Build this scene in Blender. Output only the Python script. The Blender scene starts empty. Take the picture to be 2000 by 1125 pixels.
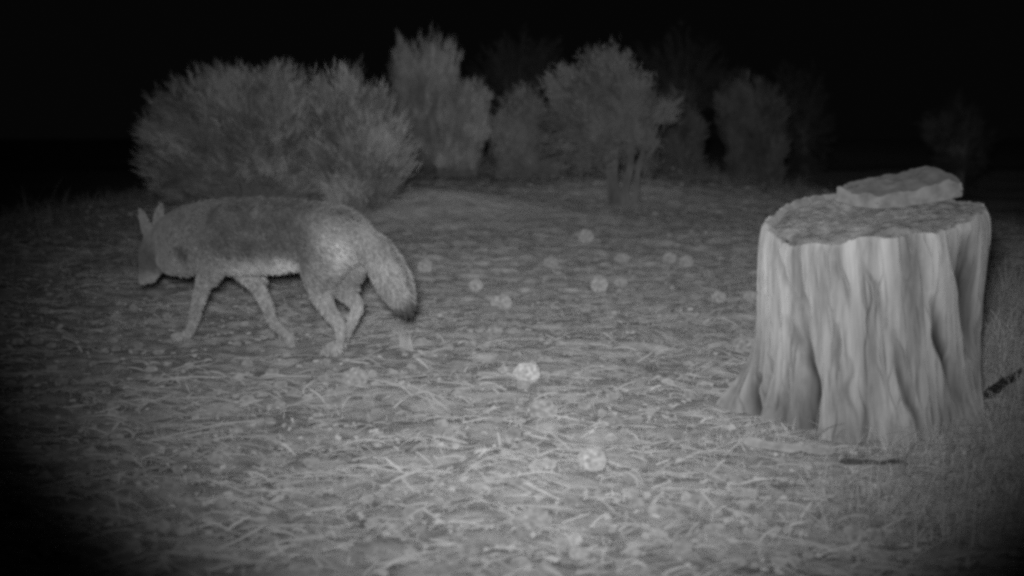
import bpy, math
import numpy as np
from mathutils import Vector

# ------------------------------------------------------------------ camera, world, light, exposure
scene = bpy.context.scene
rng = np.random.default_rng(7)
CAMZ, PITCH, FPX = 0.90, math.radians(9.07), 2144.0     # camera height, downward pitch, focal length in photo pixels

cam_data = bpy.data.cameras.new("trail_camera")
cam = bpy.data.objects.new("trail_camera", cam_data)
scene.collection.objects.link(cam)
cam.location = (0, 0, CAMZ)
cam.rotation_euler = (math.radians(90) - PITCH, 0, 0)
cam_data.sensor_width = 36.0
cam_data.lens = FPX / 2000 * 36.0
cam_data.clip_start, cam_data.clip_end = 0.05, 500
cam_data.dof.use_dof = True
cam_data.dof.focus_distance = 3.7
cam_data.dof.aperture_fstop = 1.9
scene.camera = cam

world = bpy.data.worlds.new("World")
scene.world = world
world.use_nodes = True
nt = world.node_tree
bg = nt.nodes["Background"]
bg.inputs[0].default_value = (1, 1, 1, 1)               # moonless night: all but black
bg.inputs[1].default_value = 0.0016

# the trail camera's own infrared flash: the only light of the scene, just above and left of the lens
lamp = bpy.data.lights.new("infrared_flash", 'SPOT')
lamp.energy = 113
lamp.spot_size = math.radians(64)
lamp.spot_blend = 1.0
lamp.shadow_soft_size = 0.08
lamp.color = (1, 1, 1)
lamp.use_nodes = True
ln = lamp.node_tree
em = next(n for n in ln.nodes if n.type == 'EMISSION')
fo = ln.nodes.new("ShaderNodeLightFalloff")
fo.inputs["Strength"].default_value = 1.0
mx = ln.nodes.new("ShaderNodeMath"); mx.operation = 'MULTIPLY_ADD'   # linear falloff mixed in: fades slower than a bare point
mx.inputs[1].default_value = 0.34
sc_ = ln.nodes.new("ShaderNodeMath"); sc_.operation = 'MULTIPLY'; sc_.inputs[1].default_value = 2.6
ln.links.new(fo.outputs["Quadratic"], sc_.inputs[0])
ln.links.new(fo.outputs["Linear"], mx.inputs[0]); ln.links.new(sc_.outputs[0], mx.inputs[2])
ln.links.new(mx.outputs[0], em.inputs["Strength"])
flash = bpy.data.objects.new("infrared_flash", lamp)
scene.collection.objects.link(flash)
flash.location = (-0.05, 0.02, CAMZ + 0.10)
AIM_PX, AIM_PY = 1085, 225

scene.view_settings.view_transform = 'Standard'
scene.view_settings.look = 'None'
scene.view_settings.exposure = 0.0
scene.view_settings.gamma = 1.0
scene.cycles.pixel_filter_type = 'GAUSSIAN'
scene.cycles.filter_width = 3.9
scene.cycles.use_denoising = False
scene.cycles.use_adaptive_sampling = False
scene.cycles.sample_clamp_direct = 1.5
scene.cycles.sample_clamp_indirect = .5
scene.cycles.max_bounces = 3
scene.cycles.diffuse_bounces = 2

CT, ST = math.cos(PITCH), math.sin(PITCH)

def ray(px, py):
    u, v = (px - 1000) / FPX, (562.5 - py) / FPX
    return np.array([u, CT + v * ST, -ST + v * CT])

def at(px, py, Y):
    d = ray(px, py)
    return np.array([0, 0, CAMZ]) + d * (Y / d[1])

flash.rotation_euler = (Vector(at(AIM_PX, AIM_PY, 5.0)) - flash.location).to_track_quat('-Z', 'Y').to_euler()

# ------------------------------------------------------------------ numpy noise
def _hash(ix, iy, iz, seed):
    h = (ix.astype(np.int64) * 374761393 + iy.astype(np.int64) * 668265263 + iz.astype(np.int64) * 2147483647 + seed * 974711) & 0xffffffff
    h = ((h ^ (h >> 13)) * 1274126177) & 0xffffffff
    h = ((h ^ (h >> 16)) * 2246822519) & 0xffffffff
    return ((h ^ (h >> 15)) & 0xffffff) / float(0xffffff)

def noise(x, y, z=0.0, seed=0):
    """value noise, -1..1"""
    x, y, z = np.broadcast_arrays(np.asarray(x, float), np.asarray(y, float), np.asarray(z, float))
    ix, iy, iz = np.floor(x), np.floor(y), np.floor(z)
    fx, fy, fz = x - ix, y - iy, z - iz
    s = lambda t: t * t * t * (t * (t * 6 - 15) + 10)
    fx, fy, fz = s(fx), s(fy), s(fz)
    r = 0
    for a in (0, 1):
        for b in (0, 1):
            for c in (0, 1):
                w = (fx if a else 1 - fx) * (fy if b else 1 - fy) * (fz if c else 1 - fz)
                r = r + w * _hash(ix + a, iy + b, iz + c, seed)
    return r * 2 - 1

def fbm(x, y, z=0.0, o=3, seed=0):
    r, a = 0, 1.0
    for k in range(o):
        r = r + a * noise(np.asarray(x) * 2 ** k, np.asarray(y) * 2 ** k, np.asarray(z) * 2 ** k, seed + k)
        a *= .5
    return r

def gauss(x, y, cx, cy, sx, sy):
    return np.exp(-((x - cx) / sx) ** 2 - ((y - cy) / sy) ** 2)

def terrain(x, y, fine=True):
    x, y = np.asarray(x, float), np.asarray(y, float)
    h = 0.030 * np.clip(np.log1p(np.exp((y - 5.2) * 2.0)) / 2.0, 0, 20)
    h = h + 0.040 * np.clip(np.log1p(np.exp((y - 9.0) * 1.6)) / 1.6, 0, 16)
    sp = lambda q: np.log1p(np.exp(np.clip(q * 2, -40, 40))) / 2
    crest = np.maximum(13.5 - 2.1 * sp(x - 1.4) - 2.2 * sp(-x - 1.9), 6.5)
    h = h - 2.5 * np.tanh(0.105 * np.log1p(np.exp(np.clip((y - crest) * 1.2, -40, 40))) / 1.2 / 2.5)        # ground shaped to fall away beyond the shrubs, keeping the distance dark
    h = h + .17 * gauss(x, y, -.62, 8.9, .85, .6)          # bare earth mound behind the tail
    h = h + .12 * gauss(x, y, .75, 10.0, 1.3, .7)           # rise round the little tree
    h = h + .03 * gauss(x, y, 1.35, 3.25, .55, .5) + .13 * gauss(x, y, 1.85, 3.55, .42, .55)          # soil banked up to the stump
    trod = 1 - gauss(x, y, -1.0, 4.1, .9, .6)
    h = h + .028 * noise(x * 1.1, y * 1.3, 0, 11) * np.clip((y + 1) / 4, .2, 1) * trod
    smooth = 1 - .8 * np.clip(gauss(x, y, -.62, 8.8, .9, .7) * 1.5, 0, 1)
    h = h + .016 * noise(x * 4, y * 6, 0, 12) * smooth * (.4 + .6 * trod)
    if fine:
        h = h + (.014 * noise(x * 11, y * 17, 0, 13) + .004 * noise(x * 30, y * 42, 0, 14)) * smooth
    return h

def on_ground(px, py):
    """the point of the ground sheet seen at that place of the photo"""
    d = ray(px, py)
    ts = np.linspace(1.2, 60, 8000)
    p = np.array([0, 0, CAMZ]) + ts[:, None] * d
    below = p[:, 2] < terrain(p[:, 0], p[:, 1], False)
    i = int(np.argmax(below))
    return p[i]

# ------------------------------------------------------------------ mesh helpers
def mesh_np(name, verts, faces, cols=None, smooth=True):
    """verts (N,3); faces (M,k) array or a list of those"""
    me = bpy.data.meshes.new(name)
    verts = np.ascontiguousarray(verts, dtype=np.float32).reshape(-1, 3)
    fl = faces if isinstance(faces, list) else [faces]
    fl = [np.asarray(f, dtype=np.int32) for f in fl]
    loops = np.concatenate([f.ravel() for f in fl])
    tot = np.concatenate([np.full(len(f), f.shape[1], np.int32) for f in fl])
    start = np.concatenate([[0], np.cumsum(tot)[:-1]]).astype(np.int32)
    me.vertices.add(len(verts)); me.vertices.foreach_set("co", verts.ravel())
    me.loops.add(len(loops)); me.loops.foreach_set("vertex_index", loops)
    me.polygons.add(len(tot)); me.polygons.foreach_set("loop_start", start); me.polygons.foreach_set("loop_total", tot)
    me.update(calc_edges=True)
    me.validate()
    if smooth:
        me.polygons.foreach_set("use_smooth", np.ones(len(me.polygons), bool))
    if cols is not None:
        a = me.color_attributes.new("tone", 'FLOAT_COLOR', 'POINT')
        c = np.ones((len(verts), 4), np.float32)
        c[:, :3] = np.asarray(cols, np.float32).reshape(-1, 1)
        a.data.foreach_set("color", c.ravel())
    return me

def link(name, me, mat=None, parent=None, loc=None):
    o = bpy.data.objects.new(name, me)
    scene.collection.objects.link(o)
    if mat is not None:
        me.materials.append(mat)
    if parent is not None:
        o.parent = parent
    if loc is not None:
        o.location = loc
    return o

def tag(o, label, cat, group=None, kind=None):
    o["label"] = label
    o["category"] = cat
    if group: o["group"] = group
    if kind: o["kind"] = kind
    return o

def thing(name, loc, label, cat, group=None):
    o = bpy.data.objects.new(name, None)
    scene.collection.objects.link(o)
    o.location = [float(c) for c in loc]
    o.empty_display_size = .1
    return tag(o, label, cat, group)

def norm(v):
    return v / np.maximum(np.linalg.norm(v, axis=-1, keepdims=True), 1e-9)

def ribbons(path, width, side):
    """path (N,S,3), width (N,S), side (N,1|S,3) -> verts, faces"""
    N, S, _ = path.shape
    off = side * width[:, :, None] * .5
    V = np.stack([path - off, path + off], 2)                  # N,S,2,3
    idx = np.arange(N * S * 2).reshape(N, S, 2)
    F = np.stack([idx[:, :-1, 0], idx[:, :-1, 1], idx[:, 1:, 1], idx[:, 1:, 0]], -1).reshape(-1, 4)
    return V.reshape(-1, 3), F

def tubes(path, rad, k=5):
    """path (N,S,3), rad (N,S) -> open tubes"""
    N, S, _ = path.shape
    t = np.gradient(path, axis=1); t = norm(t)
    ref = np.where(np.abs(t[..., 2:3]) > .8, np.array([1., 0, 0]), np.array([0, 0, 1.]))
    a = norm(np.cross(t, ref)); b = np.cross(t, a)
    ph = np.arange(k) / k * 2 * math.pi
    V = path[:, :, None] + rad[:, :, None, None] * (a[:, :, None] * np.cos(ph)[None, None, :, None] + b[:, :, None] * np.sin(ph)[None, None, :, None])
    idx = np.arange(N * S * k).reshape(N, S, k)
    nx = np.roll(idx, -1, axis=2)
    F = np.stack([idx[:, :-1], nx[:, :-1], nx[:, 1:], idx[:, 1:]], -1).reshape(-1, 4)
    return V.reshape(-1, 3), F

def catmull(pts, n):
    pts = np.asarray(pts, float)
    p = np.vstack([2 * pts[0] - pts[1], pts, 2 * pts[-1] - pts[-2]])
    out = []
    for i in range(len(pts) - 1):
        t = np.linspace(0, 1, n, endpoint=False)[:, None]
        a, b, c, d = p[i:i + 4]
        out.append(.5 * (2 * b + (c - a) * t + (2 * a - 5 * b + 4 * c - d) * t ** 2 + (3 * b - a - 3 * c + d) * t ** 3))
    out.append(pts[-1:])
    return np.vstack(out)

# ------------------------------------------------------------------ materials (all grey: the sensor sees infrared only)
def material(name, build, rough=.95):
    m = bpy.data.materials.new(name)
    m.use_nodes = True
    t = m.node_tree
    b = t.nodes["Principled BSDF"]
    b.inputs["Roughness"].default_value = rough
    b.inputs["Specular IOR Level"].default_value = .12
    b.inputs["Diffuse Roughness"].default_value = 1.0
    build(t, b)
    return m

def N(t, kind, **kw):
    n = t.nodes.new(kind)
    for k, v in kw.items():
        setattr(n, k, v)
    return n

def noise_node(t, scale, detail=6, stretch=(1, 1, 1), rough=.6):
    co = N(t, "ShaderNodeTexCoord"); mp = N(t, "ShaderNodeMapping")
    mp.inputs["Scale"].default_value = stretch
    no = N(t, "ShaderNodeTexNoise")
    no.inputs["Scale"].default_value = scale; no.inputs["Detail"].default_value = detail; no.inputs["Roughness"].default_value = rough
    t.links.new(co.outputs["Object"], mp.inputs[0]); t.links.new(mp.outputs[0], no.inputs["Vector"])
    return no

def ramp(t, src, stops):
    r = N(t, "ShaderNodeValToRGB")
    el = r.color_ramp.elements
    while len(el) < len(stops): el.new(.5)
    for e, (p, v) in zip(el, stops):
        e.position = p; e.color = (v, v, v, 1)
    t.links.new(src, r.inputs[0])
    return r

def mult(t, a, b, fac=1.0):
    m = N(t, "ShaderNodeMix", data_type='RGBA', blend_type='MULTIPLY')
    m.inputs[0].default_value = fac
    t.links.new(a, m.inputs[6]); t.links.new(b, m.inputs[7])
    return m.outputs[2]

def bump(t, b, src, strength, dist):
    n = N(t, "ShaderNodeBump")
    n.inputs["Strength"].default_value = strength; n.inputs["Distance"].default_value = dist
    t.links.new(src, n.inputs["Height"]); t.links.new(n.outputs[0], b.inputs["Normal"])

def m_ground(t, b):
    a = noise_node(t, 11, 8, (1, 2.2, 1), .66)
    c = noise_node(t, 2.6, 5, (.6, 2.4, 1))
    r1 = ramp(t, a.outputs[0], [(.32, .26), (.5, .48), (.66, .65)])
    r2 = ramp(t, c.outputs[0], [(.34, .74), (.62, 1.0)])
    at_ = N(t, "ShaderNodeAttribute"); at_.attribute_name = "tone"
    t.links.new(mult(t, mult(t, r1.outputs[0], r2.outputs[0]), at_.outputs["Color"]), b.inputs["Base Color"])
    f = noise_node(t, 34, 8, (1, 1.8, 1), .7)
    bump(t, b, f.outputs[0], .9, .02)
M_GROUND = material("dry_ground", m_ground)

def tone_mat(name, scale=0, lo=.8, hi=1.15, stretch=(1, 1, 1), rough=.95, bmp=0):
    def f(t, b):
        at_ = N(t, "ShaderNodeAttribute"); at_.attribute_name = "tone"
        if scale:
            n = noise_node(t, scale, 6, stretch)
            r = ramp(t, n.outputs[0], [(.3, lo), (.7, hi)])
            t.links.new(mult(t, at_.outputs["Color"], r.outputs[0]), b.inputs["Base Color"])
            if bmp: bump(t, b, n.outputs[0], .8, bmp)
        else:
            t.links.new(at_.outputs["Color"], b.inputs["Base Color"])
    return material(name, f, rough)
M_STRAW = tone_mat("dry_straw")
M_LEAF = tone_mat("dead_leaf")
M_FOLIAGE = tone_mat("shrub_foliage")
M_FUR = tone_mat("coyote_fur", 60, .7, 1.2)
M_CLUMP = tone_mat("pale_clump", 70, .55, 1.15, bmp=.006)
M_TWIG = tone_mat("dry_twig", 40, .6, 1.1, bmp=.002)

def m_bark(t, b):
    n = noise_node(t, 14, 6, (1, 1, .25))
    r = ramp(t, n.outputs[0], [(.3, .14), (.7, .34)])
    t.links.new(r.outputs[0], b.inputs["Base Color"])
    bump(t, b, n.outputs[0], .8, .01)
M_BARK = material("shrub_bark", m_bark)

def m_wood(t, b):
    at_ = N(t, "ShaderNodeAttribute"); at_.attribute_name = "tone"
    n = noise_node(t, 26, 8, (1, 1, .09), .65)
    r = ramp(t, n.outputs[0], [(.34, .62), (.5, .98), (.66, 1.15)])
    n2 = noise_node(t, 5, 5, (1, 1, .5))
    r2 = ramp(t, n2.outputs[0], [(.3, .75), (.65, 1.05)])
    t.links.new(mult(t, mult(t, at_.outputs["Color"], r.outputs[0]), r2.outputs[0]), b.inputs["Base Color"])
    bump(t, b, n.outputs[0], 1.0, .014)
M_WOOD = material("weathered_wood", m_wood)

def m_cut(t, b):
    n = noise_node(t, 18, 8, (1, 1, 1), .7)
    r = ramp(t, n.outputs[0], [(.32, .12), (.5, .24), (.7, .38)])
    t.links.new(r.outputs[0], b.inputs["Base Color"])
    bump(t, b, n.outputs[0], 1.0, .02)
M_CUT = material("rotten_wood_face", m_cut)

M_STONE = tone_mat("rough_stone", 24, .62, 1.2, bmp=.012)

def m_eye(t, b):
    b.inputs["Base Color"].default_value = (.01, .01, .01, 1)
    b.inputs["Roughness"].default_value = .15
M_EYE = material("dark_eye", m_eye)

# ------------------------------------------------------------------ ground: one sheet to the far distance
def build_ground():
    s = np.linspace(-1, 1, 620)
    xs = np.sign(s) * (4.2 * np.abs(s) / .82 * (np.abs(s) <= .82) + (4.2 + 60 * (np.clip(np.abs(s) - .82, 0, 1) / .18) ** 2.2) * (np.abs(s) > .82))
    y1 = np.linspace(1.2, 6.5, 380)
    y2 = 6.5 + np.cumsum(np.linspace(.016, .09, 130))
    y3 = y2[-1] + np.cumsum(np.geomspace(.1, 6, 45))
    y0 = np.concatenate([np.linspace(-20, 0, 20), np.linspace(.1, 1.15, 20)])
    ys = np.concatenate([y0, y1, y2, y3])
    X, Y = np.meshgrid(xs, ys)
    Z = terrain(X, Y)
    V = np.stack([X, Y, Z], -1).reshape(-1, 3)
    i = np.arange(len(V)).reshape(X.shape)
    F = np.stack([i[:-1, :-1], i[:-1, 1:], i[1:, 1:], i[1:, :-1]], -1).reshape(-1, 4)
    # bare sandy soil on the mound and the rise, darker weedy soil beyond; flash falloff painted in
    x, y = X.ravel(), Y.ravel()
    tone = 1 + .42 * np.clip(1.5 * gauss(x, y, -.50, 8.45, .95, .75), 0, 1) + .22 * gauss(x, y, .6, 9.4, 1.2, .5) + .26 * gauss(x, y, .5, 6.3, 1.9, 1.8)  # last term brightens the middle ground to offset the flash falloff
    tone = tone - .30 / (1 + np.exp(-(y - 10.0) * 2.2)) - .50 / (1 + np.exp((x + 1.8) * 1.8))  # last term paints the beam's fade into the left side
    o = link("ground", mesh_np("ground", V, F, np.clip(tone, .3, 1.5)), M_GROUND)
    tag(o, "dry bare ground strewn with straw, rising gently towards the shrubs", "ground", kind="structure")
build_ground()

# ------------------------------------------------------------------ the tree stump
SX, SY, SR = 1.055, 3.215, .325
TH_CAM = math.atan2(-SY, -SX)
def stump_theta(px):
    return TH_CAM + math.asin(max(-.99, min(.99, (px - 1697) / 226)))

def stump_top(x, y):
    return .598 + .13 * (x - SX) + .07 * (y - SY) + .030 * gauss(x, y, SX - .10, SY + .34, .20, .16)

def build_stump():
    nt_, nz = 1400, 280
    th = np.linspace(-math.pi, math.pi, nt_, endpoint=False)
    tz = np.linspace(0, 1, nz)
    T, S = np.meshgrid(th, tz)
    c, s = np.cos(T), np.sin(T)
    ztop = stump_top(SX + SR * c, SY + SR * s)
    jag = .010 * fbm(c * 3.2, s * 3.2, 0, 2, 21) + .0035 * noise(c * 16, s * 16, 0, 25) * np.clip(.4 + noise(c * 3, s * 3, 0, 26), 0, 1)
    # rim: a chipped lip at the left front, a bite out of the front
    def ang(a): return (T - a + math.pi) % (2 * math.pi) - math.pi
    jag = jag + .005 * noise(c * 40, s * 40, 0, 27) * np.clip(noise(c * 5, s * 5, 0, 28) + .3, 0, 1)
    jag = jag - .018 * np.exp(-(ang(stump_theta(1545)) / .16) ** 2) + .012 * np.exp(-(ang(stump_theta(1482)) / .10) ** 2)
    ztop = ztop + jag
    z0 = -.10
    Z = z0 + (ztop - z0) * S
    zz = Z
    tw = T - .42 * (.6 - zz)                         # spiral grain: flutes lean to the right going down
    R = SR * (.995 + .03 * np.exp(-np.clip(zz, 0, 1) / .10) - .02 * np.exp(-((zz - .33) / .16) ** 2))
    rel = np.clip((ztop - zz) / .22, .22, 1)           # the relief dies out towards the sawn edge
    R = R + .009 * noise(np.cos(tw) * 2.2, np.sin(tw) * 2.2, zz * .6, 31) + .003 * rel * noise(np.cos(tw) * 5, np.sin(tw) * 5, zz * 1.0, 32)
    fl = noise(np.cos(tw) * 9, np.sin(tw) * 9, zz * 1.2, 33)
    R = R + .0018 * rel * (1 - np.abs(fl) * 2) * np.clip(.5 + 1.3 * noise(np.cos(tw) * 2.6, np.sin(tw) * 2.6, zz * 1.5, 36), .1, 1.3)
    R = R + .0042 * noise(np.cos(tw) * 24, np.sin(tw) * 24, zz * 3, 34) + .0030 * noise(np.cos(tw) * 60, np.sin(tw) * 60, zz * 6, 35)
    R = R - .018 * np.exp(-((ztop - zz) / .022)) * (.6 + .4 * noise(c * 6, s * 6, 0, 37))      # worn edge
    low = np.exp(-(np.clip(zz, 0, 1) / .105) ** 1.5)
    for px, a, w in ((1462, .105, .16), (1535, .055, .13), (1660, .035, .24), (1770, .04, .16), (1895, .07, .2)):
        R = R + a * low * np.exp(-(ang(stump_theta(px)) / w) ** 2)
    R = R + .05 * low * np.exp(-(ang(TH_CAM + math.pi) / 1.2) ** 2)
    plate = noise(np.cos(tw) * 7, np.sin(tw) * 7, zz * 3.2, 38)
    R = R - .0025 * rel * (1 / (1 + np.exp(-(plate - .12) / .02))) - .0018 * rel * (1 / (1 + np.exp(-(noise(np.cos(tw) * 13, np.sin(tw) * 13, zz * 5, 39) - .2) / .03)))
    # cracks and hollows: (photo x, y at the top end), (x, y at the bottom end), width, depth
    def zpix(px, py):
        return at(px, py, SY - SR * .9)[2]
    dark = np.zeros_like(R)
    for (xa, ya), (xb, yb), w, d, k in (
            ((1582, 650), (1610, 870), .060, .030, 1), ((1520, 740), (1500, 850), .050, .03, .5),
            ((1488, 780), (1494, 890), .060, .035, 1), ((1588, 740), (1612, 900), .085, .026, .7), ((1545, 640), (1572, 700), .07, .015, .5),
            ((1815, 590), (1866, 770), .065, .026, 1), ((1876, 480), (1904, 690), .13, .035, 1), ((1850, 460), (1872, 560), .06, .012, .5),
            ((1750, 655), (1800, 850), .045, .022, .8), ((1560, 500), (1580, 640), .04, .012, .4), ((1722, 560), (1742, 660), .04, .012, .4),
            ((1635, 640), (1652, 720), .04, .014, .6), ((1680, 470), (1730, 640), .025, .008, .3), ((1665, 700), (1690, 830), .03, .010, .4),
            ((1760, 440), (1800, 560), .03, .010, .35), ((1510, 500), (1565, 620), .045, .012, .4), ((1640, 520), (1665, 600), .03, .008, .3)):
        za, zb = zpix(xa, ya), zpix(xb, yb)
        q = np.clip((za - zz) / max(za - zb, .01), -.3, 1.3)
        tc = stump_theta(xa) + (stump_theta(xb) - stump_theta(xa)) * q + .05 * noise(zz * 14, 3.3 + xa, 0, 41)
        win = np.clip(1 - np.abs(q - .5) * 2 + .25, 0, 1) ** .6
        g = np.exp(-(np.abs(ang(tc)) / w) ** 2.4) * win
        R = R - d * g
        dark = np.maximum(dark, g * k)
    rs_ = np.random.default_rng(5)
    for q in range(280):                              # drying checks: thin splits along the grain
        tq, zq, hq = rs_.uniform(-math.pi, math.pi), rs_.uniform(.02, .6), rs_.uniform(.03, .16)
        wq = rs_.uniform(.004, .010)
        dd = (tw - tq + .05 * noise(zz * 12, q * 3.7, 0, 43) + math.pi) % (2 * math.pi) - math.pi
        g = np.exp(-(np.abs(dd) / wq) ** 2) * np.clip(1.2 - np.abs(zz - zq) / hq, 0, 1)
        R = R - rs_.uniform(.004, .012) * g
        dark = np.maximum(dark, g * rs_.uniform(.3, .75))
    X, Y = SX + R * c, SY + R * s
    V = np.stack([X, Y, Z], -1)
    # lip: turn inward and down a little so that the rim has thickness
    lip = []
    for f, dz in ((.965, .002), (.93, -.004), (.90, -.020), (.885, -.075)):
        lip.append(np.stack([SX + (X[-1] - SX) * f, SY + (Y[-1] - SY) * f, Z[-1] + dz + .004 * noise(c[-1] * 30, s[-1] * 30, f * 9, 5)], -1))
    V = np.concatenate([V, np.stack(lip)], 0)
    tone = .48 + .07 * noise(np.cos(tw) * 5, np.sin(tw) * 5, zz * 5, 51) + .045 * noise(np.cos(tw) * 15, np.sin(tw) * 15, zz * 3, 53) + .07 * noise(np.cos(tw) * 42, np.sin(tw) * 42, zz * 6, 54)
    tone = tone * (1 - .45 * np.clip(-noise(np.cos(tw) * 6, np.sin(tw) * 6, zz * 2.2, 52) - .35, 0, 1))
    stain = np.clip(1 - zz / (.13 + .06 * noise(c * 4, s * 4, 0, 55)), 0, 1)
    tone = tone * (1 - .18 * stain * (.6 + .4 * noise(c * 9, s * 9, zz * 9, 56)))      # soil splashed on the foot
    tone = tone * (1 + .16 * noise(np.cos(tw) * 3.2, np.sin(tw) * 3.2, zz * 4.5, 57))
    tone = tone * (1 - .86 * dark)                   # shade of the cracks and hollows painted into the wood tone
    tone = np.concatenate([tone, np.full((4, nt_), .26)], 0)
    rows = V.shape[0]
    i = np.arange(rows * nt_).reshape(rows, nt_)
    n = np.roll(i, -1, 1)
    F = np.stack([i[:-1], n[:-1], n[1:], i[1:]], -1).reshape(-1, 4)
    root = thing("tree_stump", (SX, SY, 0), "wide weathered tree stump with cracked pale sides, carrying a flat stone", "stump")
    off = np.array([SX, SY, 0])
    link("trunk", mesh_np("stump_trunk", V.reshape(-1, 3) - off, F, tone.ravel()), M_WOOD, root)
    # rotten cut face, slightly below the rim, with a hollow at the left front
    rr = np.linspace(0, .925, 70)
    RR, TT = np.meshgrid(rr, th[::4])
    Rt = R[-1][::4][:, None]
    x = SX + RR * Rt * np.cos(TT); y = SY + RR * Rt * np.sin(TT)
    z = stump_top(x, y) - .006 + .008 * fbm(x * 14, y * 14, 0, 4, 61) + .003 * noise(x * 60, y * 60, 0, 62)
    hx, hy = SX - .20, SY - .20
    z = z - .07 * gauss(x, y, hx, hy, .12, .07) - .02 * gauss(x, y, SX + .02, SY - .24, .16, .05)
    z = z - .012 * np.clip((RR - .86) / .06, 0, 1)
    i = np.arange(x.size).reshape(x.shape); n = np.roll(i, -1, 0)
    F = np.stack([i[:, :-1], i[:, 1:], n[:, 1:], n[:, :-1]], -1).reshape(-1, 4)
    o = link("cut_top", mesh_np("stump_cut_top", np.stack([x, y, z], -1).reshape(-1, 3) - off, F), M_CUT, root)
    o["label"] = "dark rotten top of the stump"
build_stump()

# ------------------------------------------------------------------ stone slab lying on the stump
def build_stone():
    cx, cy = 1.195, 3.41
    outline = np.array([(-.188, .03), (-.165, -.035), (-.10, -.110), (-.02, -.128), (.08, -.115), (.165, -.095), (.178, -.02), (.165, .06), (.10, .11), (-.02, .115), (-.12, .085), (-.185, .02)])
    ph = np.linspace(0, len(outline), 160, endpoint=False)
    k = np.floor(ph).astype(int); f = (ph - k)[:, None]
    p0, p1 = outline[k % len(outline)], outline[(k + 1) % len(outline)]
    ring = p0 * (1 - f) + p1 * f
    # profile: (inset scale, height fraction)
    prof = [(.0, 0), (.5, 0), (.94, 0), (.985, .03), (1.0, .15), (1.0, .55), (.99, .74), (.97, .80), (.90, .84), (.78, .89), (.60, .95), (.42, .99), (.2, 1.0), (0, 1.0)]
    rows = []
    for sc, h in np.array(catmull(prof, 4)):
        x, y = ring[:, 0] * sc, ring[:, 1] * sc
        hh = .048 + .022 * np.clip((x + .15) / .25, 0, 1) + .016 * gauss(x, y, .10, .0, .04, .08) - .020 * np.clip((x - .12) / .06, 0, 1)
        z = hh * h
        r = 1 + .05 * fbm(ring[:, 0] * 14, ring[:, 1] * 14, h * 1.6, 3, 71) * (1 if h < .99 else .6) * min(1, sc * 1.2)
        z = z + (.009 * fbm(x * 20, y * 20, 0, 3, 72) if h > .4 else 0)
        wx, wy = cx + x * r, cy + y * r
        rows.append(np.stack([wx - cx, wy - cy, z + stump_top(wx, wy) - stump_top(cx, cy)], -1))
    V = np.stack(rows)
    hf = np.array(catmull(prof, 4))[:, 1]
    tone = np.repeat(np.where(hf > .81, .14, .28)[:, None], 160, 1)      # darker upper face, paler broken edge
    i = np.arange(V.shape[0] * 160).reshape(V.shape[0], 160); n = np.roll(i, -1, 1)
    F = np.stack([i[:-1], n[:-1], n[1:], i[1:]], -1).reshape(-1, 4)
    o = link("stone_slab", mesh_np("stone_slab", V.reshape(-1, 3), F, tone.ravel()), M_STONE, loc=(cx, cy, stump_top(cx, cy) + .004))
    o.rotation_euler.z = math.radians(6)
    tag(o, "flat grey stone slab lying on the right side of the stump top", "stone")
build_stone()

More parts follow.
